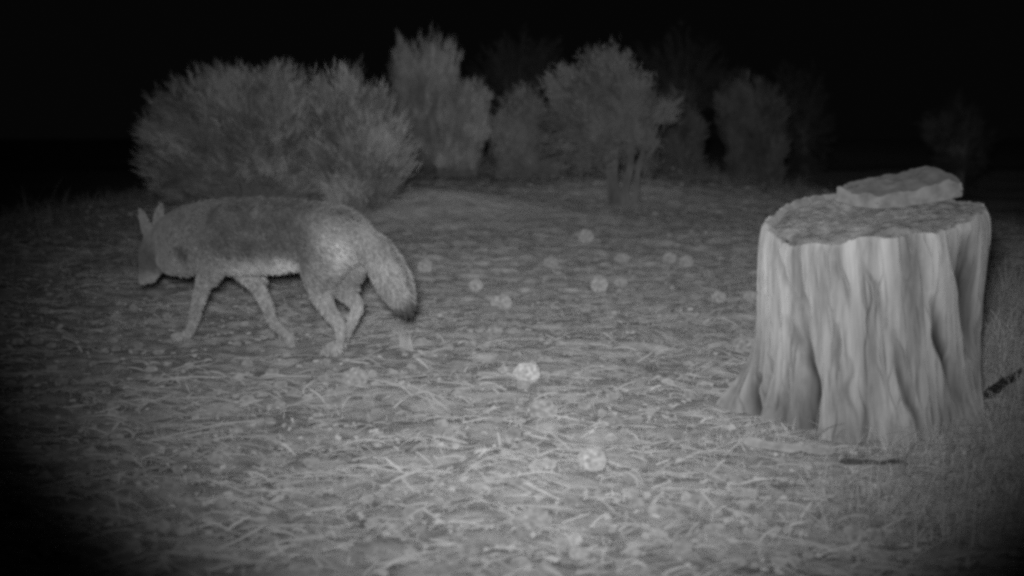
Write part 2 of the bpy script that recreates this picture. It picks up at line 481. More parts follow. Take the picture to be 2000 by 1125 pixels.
# ------------------------------------------------------------------ coyote
def build_coyote():
    Yax = lambda px: 3.98 + (690 - px) * .00098
    A = lambda px, py, dy=0.: at(px, py, Yax(px) + dy)
    head = norm(A(380, 460) - A(660, 460))            # heading
    fwd = norm(np.array([head[0], head[1], 0]))
    lat = np.array([-fwd[1], fwd[0], 0])              # animal's left: towards the camera
    if lat[1] > 0: lat = -lat
    V, F = [], []
    nv = 0
    def add(v, f):
        nonlocal nv
        V.append(v); F.append(f + nv); nv += len(v)
    def loft(pts, rw, rh, n=6, k=20, wide=None):
        """pts centre line; rw half width along lat, rh half height"""
        P = catmull(np.asarray(pts), n)
        w = catmull(np.asarray(rw)[:, None].repeat(3, 1), n)[:, 0]
        h = catmull(np.asarray(rh)[:, None].repeat(3, 1), n)[:, 0]
        t = norm(np.gradient(P, axis=0))
        a = lat if wide is None else wide
        a = norm(a - t * (t @ a)[:, None]); b = norm(np.cross(t, a))
        # rounded ends
        P = np.vstack([P[:1] - t[:1] * h[0] * .5, P[:1] - t[:1] * h[0] * .3, P, P[-1:] + t[-1:] * h[-1] * .3, P[-1:] + t[-1:] * h[-1] * .5])
        e = lambda z: np.concatenate([[z[0] * .05, z[0] * .75], z, [z[-1] * .75, z[-1] * .05]])
        w, h = e(w), e(h)
        a = np.vstack([a[:1], a[:1], a, a[-1:], a[-1:]]); b = np.vstack([b[:1], b[:1], b, b[-1:], b[-1:]])
        ph = np.arange(k) / k * 2 * math.pi
        R = P[:, None] + a[:, None] * (w[:, None] * np.cos(ph))[..., None] + b[:, None] * (h[:, None] * np.sin(ph))[..., None]
        i = np.arange(len(P) * k).reshape(len(P), k); nx = np.roll(i, -1, 1)
        f = np.stack([i[:-1], nx[:-1], nx[1:], i[1:]], -1).reshape(-1, 4)
        c0, c1 = len(P) * k, len(P) * k + 1
        v = np.vstack([R.reshape(-1, 3), P[:1], P[-1:]])
        ca = np.stack([i[0], np.full(k, c0), nx[0], nx[0]], -1)
        cb = np.stack([i[-1], nx[-1], np.full(k, c1), np.full(k, c1)], -1)
        add(v, np.vstack([f, ca, cb]))
    m = lambda px: px / FPX * 4.15                    # photo pixels -> metres at the animal
    # torso, rump to chest
    T = [(700, 458, 34, .060), (682, 461, 52, .085), (650, 464, 62, .100), (600, 458, 64, .096), (540, 459, 71, .108), (470, 461, 74, .120), (405, 463, 72, .112), (360, 466, 64, .092), (335, 470, 50, .07)]
    loft([A(x, y) for x, y, _, _ in T], [w for *_, w in T], [m(h) for _, _, h, _ in T], 5, 28)
    # neck and head (head low, turned a little away)
    loft([A(395, 452), A(360, 456), A(330, 466, .02), A(306, 480, .045)], [.095, .085, .07, .052], [.115, .105, .085, .055], 5)
    # throat ruff
    loft([A(365, 500), A(338, 510, .0), A(322, 505, .02)], [.07, .06, .045], [.07, .06, .045], 4)
    hd = [A(308, 474, .045), A(300, 487, .06), A(294, 506, .07), A(288, 526, .08), A(282, 542, .085), A(277, 551, .09)]
    loft(hd, [.046, .056, .052, .034, .024, .016], [.05, .056, .052, .038, .026, .017], 5, 18)
    loft([A(306, 512, .05), A(300, 532, .06), A(292, 549, .07)], [.036, .028, .014], [.036, .026, .014], 4, 14)      # cheek and lower jaw
    # ears
    def ear(base, tip, w, thick, face):
        P = [base, base * .6 + tip * .4, base * .25 + tip * .75, tip]
        loft(P, [w * .85, w, w * .74, w * .34], [thick, thick * .9, thick * .7, thick * .5], 4, 14, wide=face)
    ear(A(299, 480, .03), A(272, 409, .02), .036, .011, norm(np.array([.8, -.5, .35])))
    ear(A(305, 445, .10), A(315, 397, .10), .027, .011, norm(np.array([.9, -.3, 0])))
    # tail: low slung brush
    tl = [A(690, 446), A(716, 470, -.02), A(745, 506, -.03), A(770, 553, -.04), A(788, 592, -.04), A(797, 614, -.04)]
    loft(tl, [.034, .046, .055, .058, .038, .010], [.036, .050, .061, .060, .036, .010], 6, 18)
    # legs: near side dy<0
    def leg(pts, rw, rh, dy):
        P = [A(x, y, dy + e) for x, y, e in pts]
        loft(P, [r * .92 for r in rw], [r * (.97 if q < 2 else .88) for q, r in enumerate(rh)], 5, 16)
        return P
    def paw(p, r, d=fwd):
        p = np.array(p); p[2] = terrain(p[0], p[1], False) + r * .55 + .010
        loft([p - d * r * .9, p + d * r * .5, p + d * r * 1.7], [r * .8, r * 1.05, r * .8], [r * .7, r * .75, r * .5], 4, 14)
        for q in (-.6, -.2, .2, .6):
            e = p + d * r * (2.0 - abs(q) * .8) + lat * q * r
            loft([e - d * r * .8, e, e + d * r * .5], [r * .3] * 3, [r * .38, r * .4, r * .26], 3, 10)
    # near front leg, stepping forward
    leg([(425, 470, .02), (410, 520, 0), (397, 552, 0), (384, 598, 0), (375, 634, 0), (362, 656, 0)], [.05, .042, .032, .024, .019, .018], [.075, .056, .037, .027, .021, .020], -.075)
    paw(A(355, 664, -.06), .021)
    # far front leg, pushing off behind
    leg([(440, 475, 0), (468, 520, 0), (500, 555, 0), (521, 594, 0), (534, 628, 0), (555, 650, 0), (566, 660, 0)], [.05, .04, .030, .024, .019, .017, .018], [.07, .05, .034, .026, .021, .018, .018], .075)
    loft([A(560, 654, .075), A(568, 664, .075), A(566, 676, .075)], [.018, .022, .016], [.016, .018, .012], 4, 14)
    # near hind leg: thigh, stifle forward, hock back, near vertical shank
    leg([(645, 475, .03), (624, 528, .0), (624, 560, 0), (638, 598, 0), (660, 628, 0), (666, 646, 0), (662, 672, 0), (658, 694, 0)], [.05, .058, .046, .032, .023, .019, .016, .018], [.10, .086, .060, .034, .025, .021, .0165, .018], -.05)
    paw(A(652, 700, -.05), .022)
    # far hind leg
    leg([(680, 480, 0), (672, 525, 0), (664, 552, 0), (684, 578, 0), (697, 596, 0), (690, 620, 0), (676, 650, 0), (668, 672, 0)], [.05, .055, .046, .032, .024, .019, .016, .017], [.08, .075, .055, .036, .027, .021, .017, .017], .085)
    paw(A(660, 682, .085), .021)
    raw = mesh_np("coyote_raw", np.vstack(V), np.vstack(F))
    tmp = bpy.data.objects.new("coyote_raw", raw)
    scene.collection.objects.link(tmp)
    rm = tmp.modifiers.new("r", 'REMESH'); rm.mode = 'VOXEL'; rm.voxel_size = .0075
    sm = tmp.modifiers.new("s", 'SMOOTH'); sm.iterations = 5; sm.factor = .5
    dg = bpy.context.evaluated_depsgraph_get()
    me = bpy.data.meshes.new_from_object(tmp.evaluated_get(dg))
    bpy.data.objects.remove(tmp)
    me.name = "coyote_body"
    n = len(me.vertices)
    co = np.empty(n * 3, np.float32); me.vertices.foreach_get("co", co); co = co.reshape(-1, 3).astype(float)
    nn = np.empty(n * 3, np.float32); me.vertices.foreach_get("normal", nn); nn = nn.reshape(-1, 3).astype(float)
    # coat: measured along the body (s: 0 at the rump, grows to the nose) and by height
    rump = A(690, 460)
    def coat(p):
        s = (p - rump) @ fwd; z = p[:, 2]
        l = np.abs((p - rump) @ lat)
        def S(px, dy=-.09): return float((A(px, 460, dy) - rump) @ fwd)
        def Zp(px, py): return float(A(px, py)[2])
        sig = lambda x: 1 / (1 + np.exp(-np.clip(x, -30, 30)))
        mott = fbm(p[:, 0] * 22, p[:, 1] * 22, p[:, 2] * 22, 3, 81)
        t = np.full(len(p), .36)
        saddle = sig((z - .345) / .018) * sig((s - S(605)) / .03)
        t = t * (1 - saddle) + saddle * (.152 + .03 * mott)
        upper = sig((z - .50) / .02) * sig((s - S(700, 0)) / .02)
        t = t * (1 - .5 * upper) + .5 * upper * (.19 + .03 * mott)
        fl = np.exp(-((s - S(585)) / .045) ** 2) * sig((z - .26) / .02) * sig((.47 - z) / .04)
        t = t * (1 - .75 * fl) + .75 * fl * .14
        belly = sig((.345 + .012 * mott - z) / .014) * sig((z - .24) / .01) * sig((s - S(580)) / .015) * sig((S(420) - s) / .03)
        t = t * (1 - belly) + belly * .68
        b2 = np.exp(-((s - S(545)) / .055) ** 2 - ((z - .338) / .035) ** 2)
        t = t * (1 - .8 * b2) + .8 * b2 * .74
        rp = np.exp(-((s - S(660)) / .075) ** 2 - ((z - Zp(660, 486)) / .075) ** 2)
        t = t * (1 - .9 * rp) + .9 * rp * .74
        sh = np.exp(-((s - S(418)) / .035) ** 2 - ((z - .36) / .07) ** 2)
        t = t * (1 - .6 * sh) + .6 * sh * .36           # paler shoulder above the foreleg
        ch = sig((s - S(400)) / .02)                    # neck and chest
        t = t * (1 - ch * .8) + ch * .8 * (.24 + .13 * sig((.42 - z) / .03) + .02 * mott)
        ds = np.exp(-((s - S(358)) / .030) ** 2 - ((z - Zp(355, 487)) / .033) ** 2)
        t = t * (1 - .7 * ds) + .7 * ds * .03
        hd_ = sig((s - S(309, 0)) / .008)
        t = t * (1 - hd_) + hd_ * .19
        earm = hd_ * sig((z - Zp(300, 470)) / .012) 
        t = t * (1 - earm) + earm * .36
        mz = np.exp(-(np.linalg.norm(p - A(298, 547, .05), axis=1) / .038) ** 2)
        t = t * (1 - mz) + mz * .42
        ns = np.exp(-(np.linalg.norm(p - A(275, 553, .09), axis=1) / .018) ** 2)
        t = t * (1 - ns) + ns * .04
        lg = sig((.24 - z) / .02) * sig((s - S(720, 0)) / .01)
        t = t * (1 - lg) + lg * (.60 + .05 * mott)
        tailm = sig((S(706, 0) - s) / .012)
        t = t * (1 - tailm) + tailm * (.47 + .04 * mott - .10 * sig((z - .47) / .03))
        tip = tailm * sig((Zp(792, 588) - z) / .010)
        t = t * (1 - tip) + tip * .11
        return np.clip(t * .77 * (1 + .10 * mott), .02, .6)
    base = thing("coyote", (rump[0], rump[1], 0), "grey coyote walking left with lowered head and dark-tipped bushy tail", "coyote")
    off = np.array([rump[0], rump[1], 0])
    tone = coat(co)
    a = me.color_attributes.new("tone", 'FLOAT_COLOR', 'POINT')
    cc = np.ones((n, 4), np.float32); cc[:, :3] = tone[:, None]
    a.data.foreach_set("color", cc.ravel())
    me.vertices.foreach_set("co", (co - off).astype(np.float32).ravel())
    me.polygons.foreach_set("use_smooth", np.ones(len(me.polygons), bool))
    me.update()
    me.materials.clear()
    link("body", me, M_FUR, base)
    # fur: short tapered hairs lying back along the coat
    K = 70000
    pick = rng.integers(0, n, K)
    p = co[pick] + rng.normal(0, .004, (K, 3))
    nr = nn[pick]
    p = co[pick] + (p - co[pick]) - nr * np.sum((p - co[pick]) * nr, 1, keepdims=True)
    s_ = (p - rump) @ fwd
    tailflow = norm(A(795, 610, -.04) - A(715, 465, -.02))
    flow = np.where((s_ < -.035)[:, None], tailflow, -fwd + np.array([0, 0, -.35]))
    flow = np.where(((p[:, 2] < .24) & (s_ > -.07))[:, None], np.array([0, 0, -1.]) - .2 * fwd, flow)
    d = norm(flow * .9 + nr * .42 + rng.normal(0, .2, (K, 3)))
    L = np.where(p[:, 2] < .24, .014, .026) * rng.uniform(.6, 1.3, K)
    L = np.where(s_ < -.05, .024 * rng.uniform(.6, 1.3, K), L)
    L = np.where((s_ > .80), .007, L)
    wv = norm(np.cross(d, nr) + 1e-6) * (.0018 * rng.uniform(.6, 1.3, K))[:, None]
    v = np.stack([p - wv - nr * .002, p + wv - nr * .002, p + d * (L * .6)[:, None] + wv * .5, p + d * L[:, None] - nr * (L * .12)[:, None]], 1)
    tn = coat(p) * rng.uniform(.5, 1.5, K)
    fm = mesh_np("coyote_fur", v.reshape(-1, 3) - off, np.arange(K * 4).reshape(K, 4), np.repeat(tn, 4))
    f = link("fur", fm, M_FUR, base)
    # eyes
    for q in (-1, 1):
        c_ = A(294, 500, .07) + np.array([0.0, 0, 0]) + lat * .036 * q
        bpy.ops.mesh.primitive_uv_sphere_add(segments=14, ring_count=10, radius=.0085, location=c_ - off)
        e = bpy.context.object; e.name = "eye"; e.data.name = "coyote_eye"
        e.data.materials.append(M_EYE); e.parent = base
build_coyote()

# ------------------------------------------------------------------ shrubs and small trees
def shrub(name, base, lobes, tips, leaves, label, cat, group=None, spread=.18, stem_r=.006, leaf=(.055, .010), up=.5, tone=(.10, .42), Ymid=None, trunks=None, stiff=.34, fill=.55, clump_r=.026, reach=.46):
    """lobes: list of (px, py, radius px, Y offset) seen at distance base Y + offset. Foliage blades fill the lobes, stems reach them from the base."""
    b = np.array(base, float)
    root = thing(name, b, label, cat, group)
    cs, rs = [], []
    for px, py, r, dy in lobes:
        Y = b[1] + dy
        cs.append(at(px, py, Y)); rs.append(r / FPX * Y)
    cs, rs = np.array(cs), np.array(rs)
    if trunks is None:                                 # a skirt of low growth down to the ground
        lo_, hi_ = (cs[:, 0] - rs).min(), (cs[:, 0] + rs).max()
        sx_ = np.linspace(b[0] + (lo_ - b[0]) * .42, b[0] + (hi_ - b[0]) * .42, 6)
        sz_ = terrain(sx_, b[1] - .1, False) + .16 + .45 * ((sx_ - b[0]) / (hi_ - lo_) * 2) ** 2 * rs.max()
        cs = np.vstack([cs, np.stack([sx_, np.full(6, b[1] - .1), sz_], -1)]); rs = np.concatenate([rs, np.full(6, rs.max() * .45)])
    w = rs ** 2; w = w / w.sum()
    which = rng.choice(len(cs), tips, p=w)
    d = norm(rng.normal(0, 1, (tips, 3)))
    rad = rs[which] * (fill + (1 - fill) * rng.random(tips) ** .6) * rng.uniform(.80, 1.20, tips)
    tip = cs[which] + d * rad[:, None] * np.array([1, .8, 1])
    gz = terrain(tip[:, 0], tip[:, 1], False)
    tip[:, 2] = np.maximum(tip[:, 2], gz + .05)
    ph = rng.random(tips) * 2 * math.pi; rr = spread * np.sqrt(rng.random(tips))
    st = b + np.stack([rr * np.cos(ph), rr * np.sin(ph), np.zeros(tips)], -1)
    if trunks is not None:                             # stems spring from the trunk tops
        tr = np.array(trunks)
        j = np.argmin(np.linalg.norm(tip[:, None] - tr[None], axis=2) + rng.random((tips, len(tr))) * .5, axis=1)
        st = tr[j] + rng.normal(0, .04, (tips, 3))
    else:
        st[:, 2] = terrain(st[:, 0], st[:, 1], False) - .02
    H = np.linalg.norm(tip - st, axis=1)
    mid = st * .45 + tip * .55 + np.stack([np.zeros(tips), np.zeros(tips), H * .10], -1) + rng.normal(0, .03, (tips, 3)) * H[:, None]
    S = 6
    t = np.linspace(0, 1, S)[None, :, None]
    path = st[:, None] * (1 - t) ** 2 + 2 * mid[:, None] * t * (1 - t) + tip[:, None] * t ** 2
    path = path + rng.normal(0, .012, path.shape) * t
    r0 = stem_r * rng.uniform(.5, 1.3, tips)
    rad_ = r0[:, None] * np.linspace(1, .3, S)[None]
    tv, tf = tubes(path, rad_, 3)
    link("stems", mesh_np(name + "_stems", tv - b, tf), M_BARK, root)
    # foliage blades
    M = tips * leaves
    k = np.repeat(np.arange(tips), leaves)
    q = 1 - rng.random(M) ** 1.3 * reach
    qa = q[:, None]
    p = st[k] * (1 - qa) ** 2 + 2 * mid[k] * qa * (1 - qa) + tip[k] * qa ** 2
    p = p + rng.normal(0, clump_r, (M, 3))
    axis = norm(tip[k] - mid[k])
    out = norm(axis * (.55 + up * .5) + np.array([0, 0, up * .5]) + rng.normal(0, stiff, (M, 3)))
    L = leaf[0] * rng.uniform(.5, 1.4, M); W = leaf[1] * rng.uniform(.6, 1.3, M)
    side = norm(np.cross(out, rng.normal(0, 1, (M, 3))))
    v = np.stack([p - side * (W * .35)[:, None], p + side * (W * .35)[:, None], p + out * (L * .6)[:, None] + side * (W * .5)[:, None], p + out * L[:, None]], 1)
    lo, hi = tone[0] * 1.28, tone[1] * 1.28
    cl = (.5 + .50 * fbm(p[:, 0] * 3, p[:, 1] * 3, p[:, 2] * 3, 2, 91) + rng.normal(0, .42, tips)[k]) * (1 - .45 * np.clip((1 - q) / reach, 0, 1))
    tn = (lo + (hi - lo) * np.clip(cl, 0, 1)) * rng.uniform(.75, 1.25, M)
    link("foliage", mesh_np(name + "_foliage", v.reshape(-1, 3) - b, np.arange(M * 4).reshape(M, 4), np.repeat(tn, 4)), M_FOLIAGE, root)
    return root

def limb(root, b, pts, radii, name="trunk", k=9):
    P = catmull(np.array(pts), 8)
    R = catmull(np.array(radii)[:, None].repeat(3, 1), 8)[:, 0]
    P = P + np.stack([.022 * noise(P[:, 2] * 5 + radii[0] * 300, 1.3, i, 17) * (P[:, 2] - P[0, 2] > .05) for i in range(3)], -1)
    v, f = tubes(P[None], (R * (1 + .12 * noise(np.arange(len(R)) * .7, 0, 0, 3)))[None], k)
    return link(name, mesh_np(name, v - b, f), M_BARK, root)

G_SH = "dry shrubs beyond the coyote"
g = on_ground(540, 398)
shrub("desert_shrub", (g[0], g[1], g[2]),
      [(345, 215, 58, 0), (320, 285, 62, -.2), (430, 190, 62, .2), (470, 165, 44, .1), (540, 190, 62, .1), (575, 170, 36, .2), (590, 230, 50, .1),
       (495, 285, 62, -.7), (540, 310, 45, -.7), (400, 300, 75, -.3), (330, 350, 50, -.4), (590, 320, 70, -.3), (470, 240, 75, .1), (300, 250, 36, 0), (560, 260, 60, 0)],
      1100, 40, "widest and lowest shrub, a rounded mass of brush directly behind the coyote's back", "shrub", G_SH, spread=.40, up=.45, leaf=(.080, .010))
g = on_ground(705, 404)
shrub("desert_shrub", (g[0], g[1], g[2]),
      [(650, 180, 44, .1), (690, 170, 42, .1), (720, 205, 50, .1), (740, 260, 55, 0), (690, 250, 70, 0), (650, 290, 60, -.3), (700, 320, 65, -.2), (765, 310, 42, -.1), (775, 335, 30, -.2), (720, 355, 50, -.2)],
      680, 38, "rounded shrub with pale leafy clumps right above the coyote's rump", "shrub", G_SH, spread=.22, up=.6, leaf=(.080, .010), tone=(.11, .46))
g = on_ground(845, 322)
shrub("tall_shrub", (g[0], g[1], g[2]),
      [(xx + (830 - xx) * q * .25, yy + 62 * q, 9 + 15 * q, 0) for xx, yy in ((768, 100), (782, 82), (802, 96), (824, 84), (848, 76), (870, 92), (890, 96)) for q in (0, .3, .65, 1)] + [(820, 190, 46, 0), (855, 180, 40, 0), (800, 220, 42, 0), (845, 250, 50, 0), (800, 270, 40, 0)],
      620, 26, "tallest shrub, with spiky upright plumes against the black sky", "shrub", G_SH, spread=.30, up=1.3, stiff=.18, clump_r=.022, reach=.45, leaf=(.11, .014), tone=(.22, .50), fill=.4)
g = on_ground(895, 330)
shrub("tall_shrub", (g[0] , g[1] - .6, g[2]),
      [(925, 185, 28, 0), (940, 200, 22, 0), (905, 215, 35, 0), (920, 240, 38, 0), (900, 275, 36, 0), (940, 250, 25, 0), (880, 300, 28, 0)],
      420, 24, "slanting shrub of bristly stems leaning right beside the tallest spiky shrub", "shrub", G_SH, spread=.22, up=1.0, stiff=.22, clump_r=.024, reach=.45, leaf=(.09, .013), tone=(.22, .50), fill=.4)
g = on_ground(1030, 345)
shrub("desert_shrub", (g[0], g[1], g[2]),
      [(1030, 190, 26, 0), (1010, 220, 36, 0), (1050, 230, 40, 0), (985, 250, 34, 0), (1030, 270, 50, 0), (1075, 280, 45, 0), (1000, 300, 36, -.2), (1060, 320, 36, 0), (1110, 300, 40, 0)],
      640, 26, "low pointed shrub filling the gap left of the small forked tree", "shrub", G_SH, spread=.35, up=.6, leaf=(.07, .012), tone=(.14, .32))
# small tree with forked trunks
g = on_ground(1215, 402)
b = np.array([g[0], g[1], g[2]])
Yt = b[1]
tops = [at(1165, 262, Yt), at(1195, 250, Yt + .1), at(1232, 262, Yt - .1), at(1258, 270, Yt)]
r_ = shrub("small_tree", b,
      [(1185, 120, 34, 0), (1205, 150, 48, 0), (1150, 140, 36, 0), (1095, 165, 34, 0), (1120, 190, 52, 0), (1175, 190, 60, 0), (1225, 180, 48, 0), (1260, 155, 15, 0), (1262, 185, 18, 0), (1245, 215, 34, 0),
       (1100, 225, 40, 0), (1150, 250, 50, 0), (1200, 240, 45, 0), (1130, 290, 36, .2), (1165, 300, 30, -.1), (1140, 325, 26, 0), (1090, 270, 36, .1), (1210, 290, 30, .15), (1255, 250, 30, .1), (1270, 290, 22, .1), (1180, 335, 18, -.1), (1265, 325, 16, .1), (1285, 220, 26, .1), (1310, 215, 22, .2)],
      620, 40, "small tree with forked bare trunks and a rounded leafy crown left of the stump", "tree", None, up=.4, leaf=(.055, .011), tone=(.09, .25), trunks=tops)
for (xa, xm, top, ra) in ((1195, 1190, tops[0], .030), (1207, 1203, tops[1], .035), (1220, 1228, tops[2], .036), (1232, 1245, tops[3], .028)):
    limb(r_, b, [at(xa, 405, Yt) - np.array([0, 0, .03]), at(xm, 340, Yt), top, top * .7 + at(1180, 160, Yt) * .3], [ra * 1.15, ra * .8, ra * .55, ra * .25])
for (xa, ya, xb, yb) in ((1238, 330, 1290, 235), (1195, 300, 1130, 240), (1205, 280, 1215, 190), (1192, 340, 1150, 300), (1240, 345, 1275, 285), (1225, 300, 1240, 215), (1200, 320, 1185, 240)):
    limb(r_, b, [at(xa, ya, Yt), at((xa + xb) / 2, (ya + yb) / 2 + 8, Yt - .03), at(xb, yb, Yt)], [.016, .012, .006], "branch", 6)

# far dim shrubs and trees at the end of the flash's reach
far = [
    ("desert_shrub", (1465, 316), 15.5, [(1430, 195, 36, 0), (1470, 190, 42, 0), (1505, 215, 34, 0), (1440, 235, 40, 0), (1490, 245, 42, 0)], 420, .35, "dim shrub with ragged top in the dark between the small tree and the stump"),
    ("desert_shrub", (1500, 318), 14.0, [(1490, 285, 24, 0), (1515, 285, 22, 0), (1475, 300, 18, 0)], 180, .2, "smallest dim bush low on the ground, under the ragged one near the stump"),
    ("desert_shrub", (1330, 310), 13.5, [(1310, 215, 30, 0), (1330, 245, 34, 0), (1300, 270, 30, 0), (1350, 265, 26, 0)], 260, .3, "thin dim shrub close behind the right side of the small forked tree"),
    ("far_tree", (1010, 285), 21.0, [(960, 130, 42, 0), (1010, 105, 46, 0), (1065, 115, 46, 0), (1090, 160, 40, 0), (1000, 170, 60, 0), (940, 180, 40, 0)], 500, .3, "faint dark tree between the tallest spiky shrub and the small forked tree"),
    ("far_tree", (1320, 280), 23.0, [(1250, 130, 44, 0), (1320, 95, 44, 0), (1380, 120, 46, 0), (1420, 165, 36, 0), (1330, 160, 70, 0), (1260, 185, 40, 0)], 560, .3, "faintest tallest dark tree rising behind the right of the small forked tree"),
    ("far_tree", (1570, 290), 24.0, [(1540, 150, 36, 0), (1585, 175, 40, 0), (1560, 220, 46, 0), (1600, 225, 30, 0)], 380, .3, "barely visible tree in the black to the right of the ragged dim shrub"),
    ("far_tree", (1870, 300), 17.0, [(1830, 255, 34, 0), (1880, 245, 40, 0), (1920, 270, 30, 0)], 280, .3, "barely visible bushy tree in the black beyond the stone on the stump"),
]
for name, (px, py), Y, lobes, tips, spread, label in far:
    x = (px - 1000) / FPX * Y
    bz = float(terrain(x, Y, False))
    tree = name == "far_tree"
    b = np.array([x, Y, bz])
    c0 = at(lobes[-2][0], lobes[-2][1], Y)
    if tree:
        lobes = lobes + [(px - 30, 255, 38, 0), (px + 25, 262, 36, 0), (px, 230, 40, 0), (px - 18, 300, 36, 0), (px + 20, 310, 36, 0), (px, 345, 40, 0)]
    rt = shrub(name, b, lobes, tips, 20, label, "tree" if tree else "shrub", "faint trees in the far dark" if tree else G_SH, spread=spread, up=.5, leaf=(.12, .022), tone=((.035, .09) if tree else (.07, .18)), trunks=[b * .45 + c0 * .55] if tree else None)  # far tones kept darker: dimming with distance painted into the foliage
    if tree:
        limb(rt, b, [b - np.array([0, 0, .05]), b * .75 + c0 * .25, b * .45 + c0 * .55], [.09, .07, .05])

# ------------------------------------------------------------------ ground litter that nobody could count
def scatter(n, y0, y1, wide=.60, extra=.5):
    y = y0 * (y1 / y0) ** rng.random(n)
    x = rng.uniform(-1, 1, n) * (wide * y + extra)
    return x, y

def outside_stump(x, y, pad=.01):
    return (x - SX) ** 2 + (y - SY) ** 2 > (SR + .06 + pad) ** 2

def off_mound(x, y):
    return gauss(x, y, -.62, 8.7, .8, .75) < rng.uniform(.15, .9, len(x))

def build_straw():
    mats = 800
    mx, my = scatter(mats, 1.5, 10.5)
    ang = rng.normal(0, .30, mats) + .25 * noise(mx * .8, my * .8, 0, 5)
    each = rng.integers(3, 12, mats)
    k = np.repeat(np.arange(mats), each)
    n = len(k)
    along = rng.normal(0, .09, n); across = rng.normal(0, .018, n)
    x = mx[k] + np.cos(ang[k]) * along - np.sin(ang[k]) * across
    y = my[k] + np.sin(ang[k]) * along + np.cos(ang[k]) * across
    a = ang[k] + rng.normal(0, .22, n)
    L = rng.uniform(.04, .20, n); W = rng.uniform(.002, .007, n)
    base = (.42 + .14 * rng.random(mats))[k]
    # loose single straws lying any way
    m2 = 14000
    x2, y2 = scatter(m2, 1.4, 11)
    x, y = np.concatenate([x, x2]), np.concatenate([y, y2])
    a = np.concatenate([a, rng.normal(0, .55, m2)]); L = np.concatenate([L, rng.uniform(.015, .10, m2)])
    W = np.concatenate([W, rng.uniform(.002, .008, m2)]); base = np.concatenate([base, rng.uniform(.34, .58, m2)])
    ok = outside_stump(x, y) & off_mound(x, y) & (gauss(x, y, -1.0, 4.1, .6, .42) < rng.uniform(.3, 1.0, len(x)))
    x, y, a, L, W, base = x[ok], y[ok], a[ok], L[ok], W[ok], base[ok]
    n = len(x); S = 6
    t = np.linspace(-.5, .5, S)[None]
    cur = rng.normal(0, .12, n)[:, None]
    hx, hy = np.cos(a)[:, None], np.sin(a)[:, None]
    lx = t * L[:, None]; ly = cur * L[:, None] * (t ** 2 - .1)
    px = x[:, None] + hx * lx - hy * ly; py = y[:, None] + hy * lx + hx * ly
    lift = rng.uniform(.001, .010, n)[:, None] + rng.normal(0, .007, n)[:, None] * t * 2 + .010 * (1 - 4 * t ** 2) * rng.random(n)[:, None]
    ends = terrain(px[:, [0, 2, 5]], py[:, [0, 2, 5]])
    pz = ends[:, :1] * (.5 - t) + ends[:, 2:] * (.5 + t)
    pz = np.maximum(pz, pz + (ends[:, 1:2] - pz[:, 2:3]) * .8) + np.maximum(lift, .001)
    P = np.stack([px, py, pz], -1)
    w = W[:, None] * np.array([.6, 1, 1, 1, .9, .4])[None]
    side = norm(np.stack([-hy[:, 0], hx[:, 0], rng.normal(.3, .3, n)], -1))[:, None]
    v, f = ribbons(P, w, side)
    o = link("straw_litter", mesh_np("straw_litter", v, f, np.repeat(base * rng.uniform(.8, 1.2, n), S * 2), smooth=False), M_STRAW)
    tag(o, "pale dry straw matted over the ground, mostly lying across the view", "straw", kind="stuff")

def build_leaves():
    x, y = scatter(10000, 1.4, 9)
    xf, yf = scatter(4500, 4.2, 9)
    x, y = np.concatenate([x, xf]), np.concatenate([y, yf])
    ok = outside_stump(x, y) & off_mound(x, y); x, y = x[ok], y[ok]; n = len(x)
    r = rng.uniform(.004, .013, n) * (1 + .5 * (rng.random(n) < .1)) * np.where(y > 4.5, .9, 1)
    k = 6
    ph = np.arange(k) / k * 2 * math.pi + rng.random(n)[:, None] * 6.28
    rr = r[:, None] * rng.uniform(.6, 1.25, (n, k))
    el = rng.uniform(.45, 1.0, n)[:, None]
    u, w = rr * np.cos(ph), rr * np.sin(ph) * el
    yaw = rng.normal(0, .8, n); tilt = rng.normal(.15, .30, n)
    ax = np.stack([np.cos(yaw), np.sin(yaw), np.zeros(n)], -1)
    ay = np.stack([-np.sin(yaw) * np.cos(tilt), np.cos(yaw) * np.cos(tilt), np.sin(tilt)], -1)
    c = np.stack([x, y, terrain(x, y) + r * np.abs(np.sin(tilt)) * .7 + .003], -1)
    V = c[:, None] + ax[:, None] * u[..., None] + ay[:, None] * w[..., None]
    V[:, ::2, 2] += (r * .25)[:, None]
    cen = c + np.stack([0 * x, 0 * x, -r * .2], -1)
    VV = np.concatenate([V, cen[:, None]], 1)
    i = np.arange(n * (k + 1)).reshape(n, k + 1)
    F = np.stack([i[:, :k], np.roll(i[:, :k], -1, 1), np.repeat(i[:, k:], k, 1)], -1).reshape(-1, 3)
    tn = np.repeat(rng.uniform(.32, .64, n), k + 1)
    o = link("leaf_litter", mesh_np("leaf_litter", VV.reshape(-1, 3), F, tn), M_LEAF)
    tag(o, "crumbled dead leaves and chips mixed into the straw on the ground", "leaf litter", kind="stuff")

